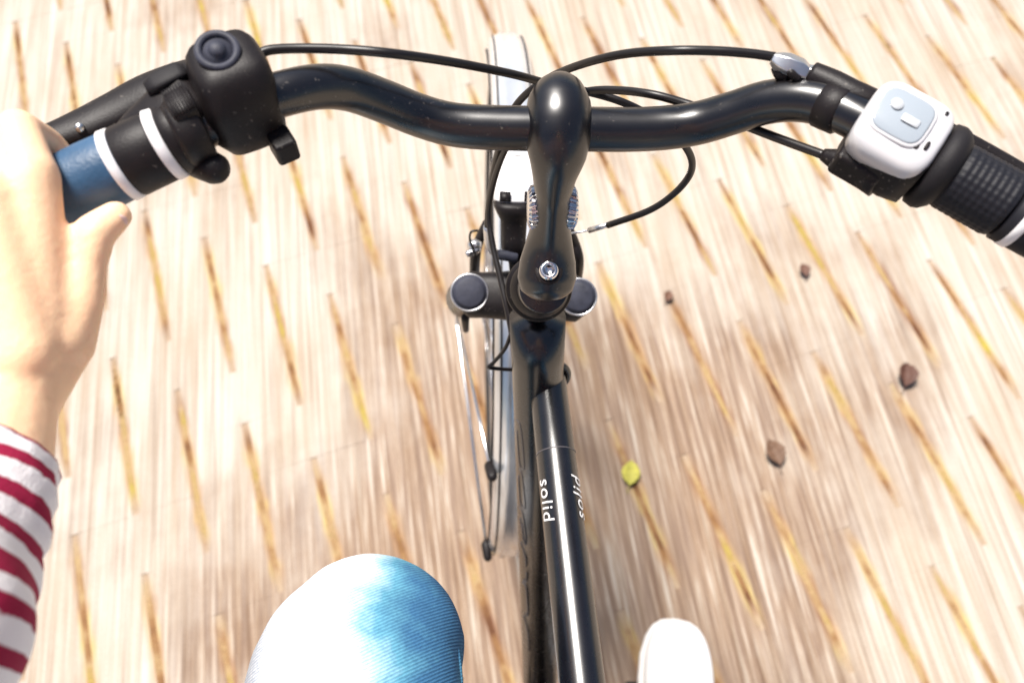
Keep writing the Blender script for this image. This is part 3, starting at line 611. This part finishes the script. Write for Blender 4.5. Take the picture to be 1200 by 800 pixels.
for P in (P1, P2):
    pd = part('pedal', cyl(P-Vector((.055,0,0)), P+Vector((.045,0,0)), .008, seg=16), ALU)
    for dy in (-.034,.034): part('cage', box(P+Vector((0,dy,0)), (.092,.006,.022)), PLAS, pd, bevel=.001)
    for dx in (-.044,.044): part('end_plate', box(P+Vector((dx,0,0)), (.005,.068,.018)), SILV, pd, bevel=.001)
part('chain', tube([BB+Vector((.045,0,.083)), RAX+Vector((.045,0,.04)), RAX+Vector((.045,-.04,0)), RAX+Vector((.045,0,-.04)), BB+Vector((.045,0,-.083)), BB+Vector((.045,.083,0))], .004, 8, 6, closed=True), TYRE)
# ---- lettering
def wrap_text(body, size, tubeA, d, r, s0, ang, left, m, parent, shear=.2):
    cu_ = bpy.data.curves.new('t', 'FONT'); cu_.body = body; cu_.size = size; cu_.shear = shear; cu_.extrude = 0; cu_.space_character = 1.12; cu_.offset = .0
    to = bpy.data.objects.new('t', cu_); COL.objects.link(to); dg = bpy.context.evaluated_depsgraph_get()
    me = bpy.data.meshes.new_from_object(to.evaluated_get(dg)); bpy.data.objects.remove(to)
    bm = bmesh.new(); bm.from_mesh(me); bmesh.ops.triangulate(bm, faces=bm.faces[:]); bmesh.ops.subdivide_edges(bm, edges=bm.edges[:], cuts=1); L = max(v.co.x for v in bm.verts)
    X = Vector((1,0,0)); X = (X-d*X.dot(d)).normalized(); Z = X.cross(d)
    if Z.z < 0: Z = -Z
    for v in bm.verts:
        x, y = v.co.x, v.co.y; s = s0+x if left else s0+L-x
        a = R(ang) + (y/r if left else -y/r)      # angle from the tube's top, positive to the right
        v.co = tubeA + d*s + (X*math.sin(a) + Z*math.cos(a))*(r+.0004)
    bm.to_mesh(me); bm.free(); me.materials.clear(); me.materials.append(m)
    o = bpy.data.objects.new('lettering', me); COL.objects.link(o); o.parent = parent; return o
wrap_text('solid', .0155, TT0, TTd, .0154, .090, -68, True, GREY, tt)
wrap_text('solid', .0155, TT0, TTd, .0154, .090, 72, False, GREY, tt)
# outlined letter shapes on the down tube's left flank, drawn as thin raised lines
X = Vector((1,0,0)); X = (X-DTd*X.dot(DTd)).normalized(); Z = X.cross(DTd); Z = Z if Z.z > 0 else -Z
def dpt(s, a): return DT0 + DTd*s + (X*math.sin(R(a)) + Z*math.cos(R(a)))*.0206
glyphs = [[(.105,-75),(.10,-58),(.107,-45),(.150,-38),(.156,-45),(.150,-55),(.113,-62)], [(.160,-60),(.165,-46),(.205,-38),(.210,-46),(.205,-56),(.170,-62)],
          [(.216,-68),(.219,-48),(.258,-38),(.262,-44),(.230,-60)], [(.236,-52),(.258,-50)], [(.268,-62),(.285,-42),(.300,-40)], [(.310,-40),(.326,-40),(.328,-55)], [(.335,-62),(.338,-42),(.385,-38),(.387,-46)], [(.395,-58),(.42,-40),(.46,-38)]]
for gl in glyphs: part('letter_outline', tube([dpt(s, a) for s, a in gl], .00045, 6, 5), OUTL, dt)

# ================================================================== THE RIDER
SKIN = mat('skin', (.93,.60,.38), .5, spec=.35, sss=.25, bump=.35, bscale=260, vary=.10, vscale=45)
NAIL = mat('nail', (.74,.50,.44), .3)
HAIR = mat('hair', (.05,.03,.02), .5, bump=.8, bscale=120)
DENIM = mat('denim', (.1,.2,.35), .85, spec=.2); n, l, p = nodes(DENIM)
tc = n.new('ShaderNodeTexCoord'); wv = n.new('ShaderNodeTexWave'); wv.wave_type = 'BANDS'; wv.bands_direction = 'X'; wv.inputs['Scale'].default_value = 165; wv.inputs['Distortion'].default_value = 1.2; wv.inputs['Detail'].default_value = 2; wv.inputs['Detail Scale'].default_value = 3
mp = n.new('ShaderNodeMapping'); mp.inputs['Rotation'].default_value = (0,0,R(62)); l.new(tc.outputs['Object'], mp.inputs[0]); l.new(mp.outputs[0], wv.inputs['Vector'])
nz = n.new('ShaderNodeTexNoise'); nz.inputs['Scale'].default_value = 38; nz.inputs['Detail'].default_value = 6; l.new(tc.outputs['Object'], nz.inputs['Vector'])
nz2 = n.new('ShaderNodeTexNoise'); nz2.inputs['Scale'].default_value = 500; l.new(tc.outputs['Object'], nz2.inputs['Vector'])
lit_side = n.new('ShaderNodeAttribute'); lit_side.attribute_name = 'lit_side'  # mask of the knee's sunlit side, whitens the denim colour
fac = math_node(n, l, 'ADD', math_node(n, l, 'MULTIPLY', lit_side.outputs['Fac'], .75), math_node(n, l, 'MULTIPLY', math_node(n, l, 'SUBTRACT', nz.outputs['Fac'], .5), .9))
cr = ramp(n, [(0,(.05,.16,.30)), (.30,(.12,.34,.46)), (.60,(.48,.68,.76)), (.8,(.88,.90,.92))]); l.new(fac, cr.inputs[0])
tw = ramp(n, [(.2,(.62,.67,.74)), (.7,(1,1,1))]); l.new(wv.outputs['Fac'], tw.inputs[0])
sp = ramp(n, [(.35,(.75,.78,.82)), (.6,(1,1,1))]); l.new(nz2.outputs['Fac'], sp.inputs[0])
col = mixc(n, l, .8, mixc(n, l, .8, cr.outputs[0], tw.outputs[0], 'MULTIPLY'), sp.outputs[0], 'MULTIPLY'); l.new(col, p.inputs['Base Color'])
b = n.new('ShaderNodeBump'); b.inputs['Strength'].default_value = .5; b.inputs['Distance'].default_value = .0006; l.new(wv.outputs['Fac'], b.inputs['Height']); l.new(b.outputs[0], p.inputs['Normal'])
STRIPE = mat('striped jersey', (.8,.78,.78), .85, spec=.2); n, l, p = nodes(STRIPE)
at = n.new('ShaderNodeAttribute'); at.attribute_name = 'run'; tc = n.new('ShaderNodeTexCoord')
nz = n.new('ShaderNodeTexNoise'); nz.inputs['Scale'].default_value = 60; l.new(tc.outputs['Object'], nz.inputs['Vector'])
ph = math_node(n, l, 'FRACT', math_node(n, l, 'ADD', math_node(n, l, 'DIVIDE', at.outputs['Fac'], .0125), math_node(n, l, 'MULTIPLY', math_node(n, l, 'SUBTRACT', nz.outputs['Fac'], .5), .25)))
cr = ramp(n, [(0,(.78,.75,.76)), (.48,(.78,.75,.76)), (.53,(.27,.010,.045)), (.95,(.27,.010,.045)), (1,(.78,.75,.76))]); l.new(ph, cr.inputs[0]); l.new(cr.outputs[0], p.inputs['Base Color'])
kn = n.new('ShaderNodeTexNoise'); kn.inputs['Scale'].default_value = 700; l.new(tc.outputs['Object'], kn.inputs['Vector'])
b = n.new('ShaderNodeBump'); b.inputs['Strength'].default_value = .5; b.inputs['Distance'].default_value = .0008; l.new(kn.outputs['Fac'], b.inputs['Height']); l.new(b.outputs[0], p.inputs['Normal'])
CANVAS = mat('white canvas', (.84,.83,.82), .75, spec=.25, bump=.4, bscale=700, vary=.04, vscale=40)
SOLE = mat('white rubber sole', (.78,.76,.73), .6, vary=.05)

person = tag(empty('person', (.03,-.66,.0)), 'rider in red-striped jersey, blue jeans and white canvas shoe gripping the left handlebar', 'person')
PI_ = Matrix.Translation((-.03,.66,0))
def ppart(name, o): o.parent = person; o.matrix_parent_inverse = PI_; return o
V = Vector
WR = V((-0.2282,-0.1802,1.0800)); CUFF = V((-0.2232,-0.2149,1.0900)); EL = V((-.246,-.41,1.15)); SH = V((-.20,-.57,1.39))
hand = MB()
def cap_(A, B, ra, rb, flat=None): m_ = capsule(A, B, ra, rb, 18, flat); hand.add(m_.v, m_.f)
def chain(pts, rads, flat=None):
    for i in range(len(pts)-1): cap_(pts[i], pts[i+1], rads[i], rads[i+1], flat)
# metacarpals / back of the left hand
mcp = [V((-0.2187,-0.0810,1.1170)), V((-0.2331,-0.0944,1.1220)), V((-0.2513,-0.1032,1.1190)), V((-0.2721,-0.1096,1.1110))]
mcb = [V((-0.2155,-0.1443,1.0870)), V((-0.2160,-0.1568,1.0910)), V((-0.2224,-0.1642,1.0910)), V((-0.2328,-0.1670,1.0860))]
for A, B, r in zip(mcp, mcb, (.0118,.0120,.0112,.0102)): cap_(A, B, r, .014)
for i in range(3): cap_((mcp[i]+mcp[i+1])/2-V((0,.004,.003)), (mcb[i]+mcb[i+1])/2, .0100, .014)
cap_(V((-0.2203,-0.1271,1.0880)), V((-0.2103,-0.1466,1.0800)), .0105, .0140)                # web towards the thumb base
chain([V((-0.2232,-0.1465,1.0780)), WR, CUFF, EL], [.021,.0235,.0290,.040], None)
cap_(V((-0.2118,-0.1451,1.0730)), V((-0.2232,-0.1738,1.0740)), .0140, .0165)
# fingers closed round the grip
gt = (LB-LA).normalized(); gf = V((0,0,1)).cross(gt); gf = gf if gf.y > 0 else -gf; gu = gt.cross(gf); gu = gu if gu.z > 0 else -gu
for i, M0 in enumerate(mcp):
    s = (M0-LA).dot(gt); ax0 = LA + gt*s; rr = (.0088,.0092,.0088,.0078)[i]; R0 = .0175+rr*.95
    pts = [M0] + [ax0 + (gf*math.cos(R(a)) + gu*math.sin(R(a)))*k*R0 for a, k in ((52,1.28),(5,1.12),(-45,1.02),(-95,1.0),(-130,1.02))]
    chain(pts, [.0112,rr*1.12,rr*1.05,rr,rr*.97,rr*.85])
# thumb along the near side of the grip
th = [V((-0.2085,-0.1469,1.0740)), V((-0.2007,-0.1295,1.0840)), V((-0.1981,-0.1116,1.0920)), V((-0.1956,-0.0993,1.0970)), V((-0.1888,-0.0885,1.0950))]
chain(th, [.0120,.0094,.0084,.0094,.0074])
# the rest of the body
chain([EL, SH], [.043,.055]); SR = V((.20,-.57,1.39)); ER = V((.29,-.53,1.12)); WR2 = V((.14,-.43,1.34))
chain([SR, ER, WR2, V((.09,-.40,1.385))], [.055,.042,.027,.03])
for k in range(4): chain([V((.085-.012*k,-.40+.006*k,1.40)), V((.062-.012*k,-.375,1.42-.012*k)), V((.055-.01*k,-.385,1.44-.014*k))], [.011,.009,.008])
chain([V((.10,-.40,1.37)), V((.09,-.37,1.375)), V((.07,-.36,1.385))], [.013,.011,.009])
PEL = V((.03,-.70,1.0)); 
chain([PEL, V((.01,-.66,1.18)), V((0,-.61,1.34))], [.125,.115,.12], ((0,1,.1),.72)); cap_(SH, SR, .06, .06)
chain([V((0,-.60,1.42)), V((0,-.55,1.55))], [.058,.055]); cap_(V((0,-.53,1.64)), V((0,-.51,1.585)), .095, .068, ((1,0,0),.82)); cap_(V((0,-.425,1.61)), V((0,-.412,1.59)), .008, .012)
for s in (-1,1): cap_(V((s*.078,-.53,1.625)), V((s*.080,-.53,1.60)), .014, .010)
KL = V((-0.0977,-0.2826,0.8680)); AL = V((-.105,-.385,.535)); HL = V((-.07,-.70,.985)); HR = V((.13,-.70,.985)); KR = V((.20,-.44,.63)); AR = V((.232,-.385,.215))
chain([HL, KL, AL], [.082,.052,.038]); chain([HR, KR, AR], [.082,.052,.038])
chain([AL, V((-.105,-.27,.485))], [.034,.026]); chain([AR, V((.232,-.25,.158))], [.034,.026])
body = ppart('body', remeshed('body', hand, SKIN, .0024, 3, None))
part('thumb_nail', capsule(th[4]+V((-.003,-.0062,.002)), th[4]+V((.0035,-.0040,.002)), .0042, .0036, 14, ((.35,-.9,.3),.3)), NAIL, body)
mb = MB(); m_ = capsule(V((0,-.56,1.665)), V((0,-.565,1.60)), .104, .088, 24, ((1,0,0),.84)); mb.add(m_.v, m_.f); ppart('hair', obj('hair', mb, HAIR))
# shirt
mb = MB()
def add(A, B, ra, rb, flat=None):
    m_ = capsule(A, B, ra, rb, 28, flat); mb.add(m_.v, m_.f)
d0 = (WR-EL).normalized(); CU0 = V((-0.2239,-0.2032,1.0870))
path = catmull([CU0, V((-0.2249,-0.2273,1.0940)), V((-0.2245,-0.2544,1.1030)), V((-0.2204,-0.2860,1.1120)), EL], 10)
rings = []; random.seed(5)
for i, P in enumerate(path):
    tdir = (path[min(i+1,len(path)-1)]-path[max(i-1,0)]).normalized(); sx = V((0,0,1)).cross(tdir).normalized(); sz = tdir.cross(sx); s = i/(len(path)-1)
    ring = []
    for k in range(36):
        a = 2*math.pi*k/36; r = .0308 + .0155*s + .0022*math.sin(s*46+1.3*math.sin(a*2+1)) + .0016*math.sin(a*3+s*9)
        if i == 0: r = .0300
        ring.append(P + (sx*math.cos(a) + sz*math.sin(a))*r)
    rings.append(ring)
sl_ = loft(rings); mb.add(sl_.v, sl_.f)
add(EL, SH, .053, .068); add(SH, SR, .072, .072); add(SR, ER, .066, .054); add(ER, WR2, .050, .036)
add(PEL, V((.01,-.66,1.18)), .14, .132, ((0,1,.1),.76)); add(V((.01,-.66,1.18)), V((0,-.61,1.34)), .132, .138, ((0,1,.1),.76)); add(V((0,-.6,1.40)), V((0,-.575,1.46)), .085, .066)
shirt = ppart('shirt', remeshed('shirt', mb, STRIPE, .0035, 3, None))
me = shirt.data; at = me.attributes.new('run', 'FLOAT', 'POINT'); vals = []
arms = [(catmull([CU0, V((-0.2245,-0.2544,1.1030)), EL, SH], 8)), (catmull([WR2, ER, SR], 8))]
def along(poly, p):
    best = None; acc = 0
    for a, b_ in zip(poly, poly[1:]):
        d = b_-a; L = d.length; t = max(0, min(1, (p-a).dot(d)/(L*L))); e = (a+d*t-p).length
        t2 = (p-a).dot(d)/(L*L) if (a is poly[0]) else t
        if best is None or e < best[0]: best = (e, acc+t2*L)
        acc += L
    return best
for v in me.vertices:
    if abs(v.co.x) < .15: vals.append(v.co.z); continue
    b_ = along(arms[0] if v.co.x < 0 else arms[1], v.co)
    vals.append(b_[1]+.0070 if b_[0] < .078 else v.co.z)
at.data.foreach_set('value', vals)
# jeans
mb = MB()
KT = KL + V((-.004,-.012,.004))
add(HL, KL, .108, .066); add(KL, KL+(AL-KL)*.3, .066, .062); add(KL+(AL-KL)*.3, AL+V((0,.005,.03)), .062, .052); add(KT, KL+V((.004,.012,-.01)), .066, .064)
add(HR, KR, .108, .07); add(KR, AR+V((0,-.005,.05)), .066, .050); add(HL, HR, .12, .12); add(PEL, PEL+V((0,.01,.06)), .135, .135, ((0,1,0),.8))
jeans = ppart('jeans', remeshed('jeans', mb, DENIM, .004, 10, None)); me = jeans.data
at = me.attributes.new('lit_side', 'FLOAT', 'POINT'); vals = []
NRM = [v.normal.copy() for v in me.vertices]; COS = []
for v in me.vertices:
    p_ = v.co.copy(); d = noise.noise(p_*7)*.004 + noise.noise(p_*V((22,9,22)))*.0016
    side = (p_-KL)
    vals.append(1.35*max(0, min(1, (.044-side.x+.014*noise.noise(p_*40))/.055))*max(0, min(1, (.24-side.length)/.08)))  # sunlight on the knee's left side, painted as whitened denim
    COS += list(p_ + NRM[v.index]*d)
me.vertices.foreach_set('co', COS)
at.data.foreach_set('value', vals)
# side seam with stitching along the inner thigh
seam = tube([KL+V((.055,.040,.0)), KL+V((.0635,.012,.008)), KL+V((.068,-.03,.014)), KL+V((.074,-.08,.02))], .0022, 8, 6); part('seam', seam, DENIM, jeans)
# shoes
def shoe(ball, ankle, yaw, parent_label=None):
    """ball: point under the ball of the foot on the pedal; built along local +y towards the toe"""
    Mz = Matrix.Translation(ball) @ Matrix.Rotation(R(yaw), 4, 'Z') @ Matrix.Rotation(R(-4), 4, 'X')
    def ring(y, w, zlo, zhi, pw=2.6, off=0):
        out = []
        for k in range(28):
            a = 2*math.pi*k/28; ct, st_ = math.cos(a), math.sin(a)
            x = math.copysign(abs(ct)**(2/pw), ct)*w + off; z = (zlo+zhi)/2 + math.copysign(abs(st_)**(2/pw), st_)*(zhi-zlo)/2
            out.append(Mz @ V((x,y,z)))
        return out
    L = [(.094,.006,.020,.030),(.091,.020,.012,.044),(.084,.031,.012,.050),(.070,.040,.012,.056),(.045,.0475,.012,.062),(.015,.0500,.012,.068),(-.02,.0485,.012,.078),(-.06,.044,.012,.094),(-.10,.040,.012,.112),(-.14,.037,.012,.118),(-.17,.035,.012,.116),(-.183,.026,.012,.108),(-.187,.010,.03,.09)]
    up = ppart('shoe', obj('shoe', loft([ring(y,w,a,b) for y,w,a,b in L]), CANVAS, None, sub=2))
    L2 = [(.098,.004,.004,.018),(.095,.022,.001,.021),(.087,.034,0,.022),(.072,.0435,0,.022),(.045,.0515,0,.022),(.01,.0535,0,.022),(-.03,.050,0,.023),(-.08,.043,0,.024),(-.13,.041,0,.025),(-.172,.037,0,.025),(-.188,.026,.001,.024),(-.192,.008,.003,.02)]
    part('sole', loft([ring(y,w,a,b,5) for y,w,a,b in L2]), SOLE, up)
    part('toe_seam', tube([Mz @ V((x,.074+.012*(1-(x/.036)**2),.0535-.014*(x/.036)**2)) for x in [(-.034+.068*k/12) for k in range(13)]], .0007, 6, 2), CANVAS, up)
    for k in range(5):
        y = -.022-.022*k; z = .0785+.006*k+.002*k; part('lace', tube([Mz @ V((-.022,y-.004,z-.004)), Mz @ V((0,y,z+.0045)), Mz @ V((.022,y+.004,z-.004))], .0024, 8, 6), SOLE, up)
    return up
shoe(V((.2335,-.268,.142)), AR, -6)
shoe(V((-.105,-.29,.468)), AL, 4)
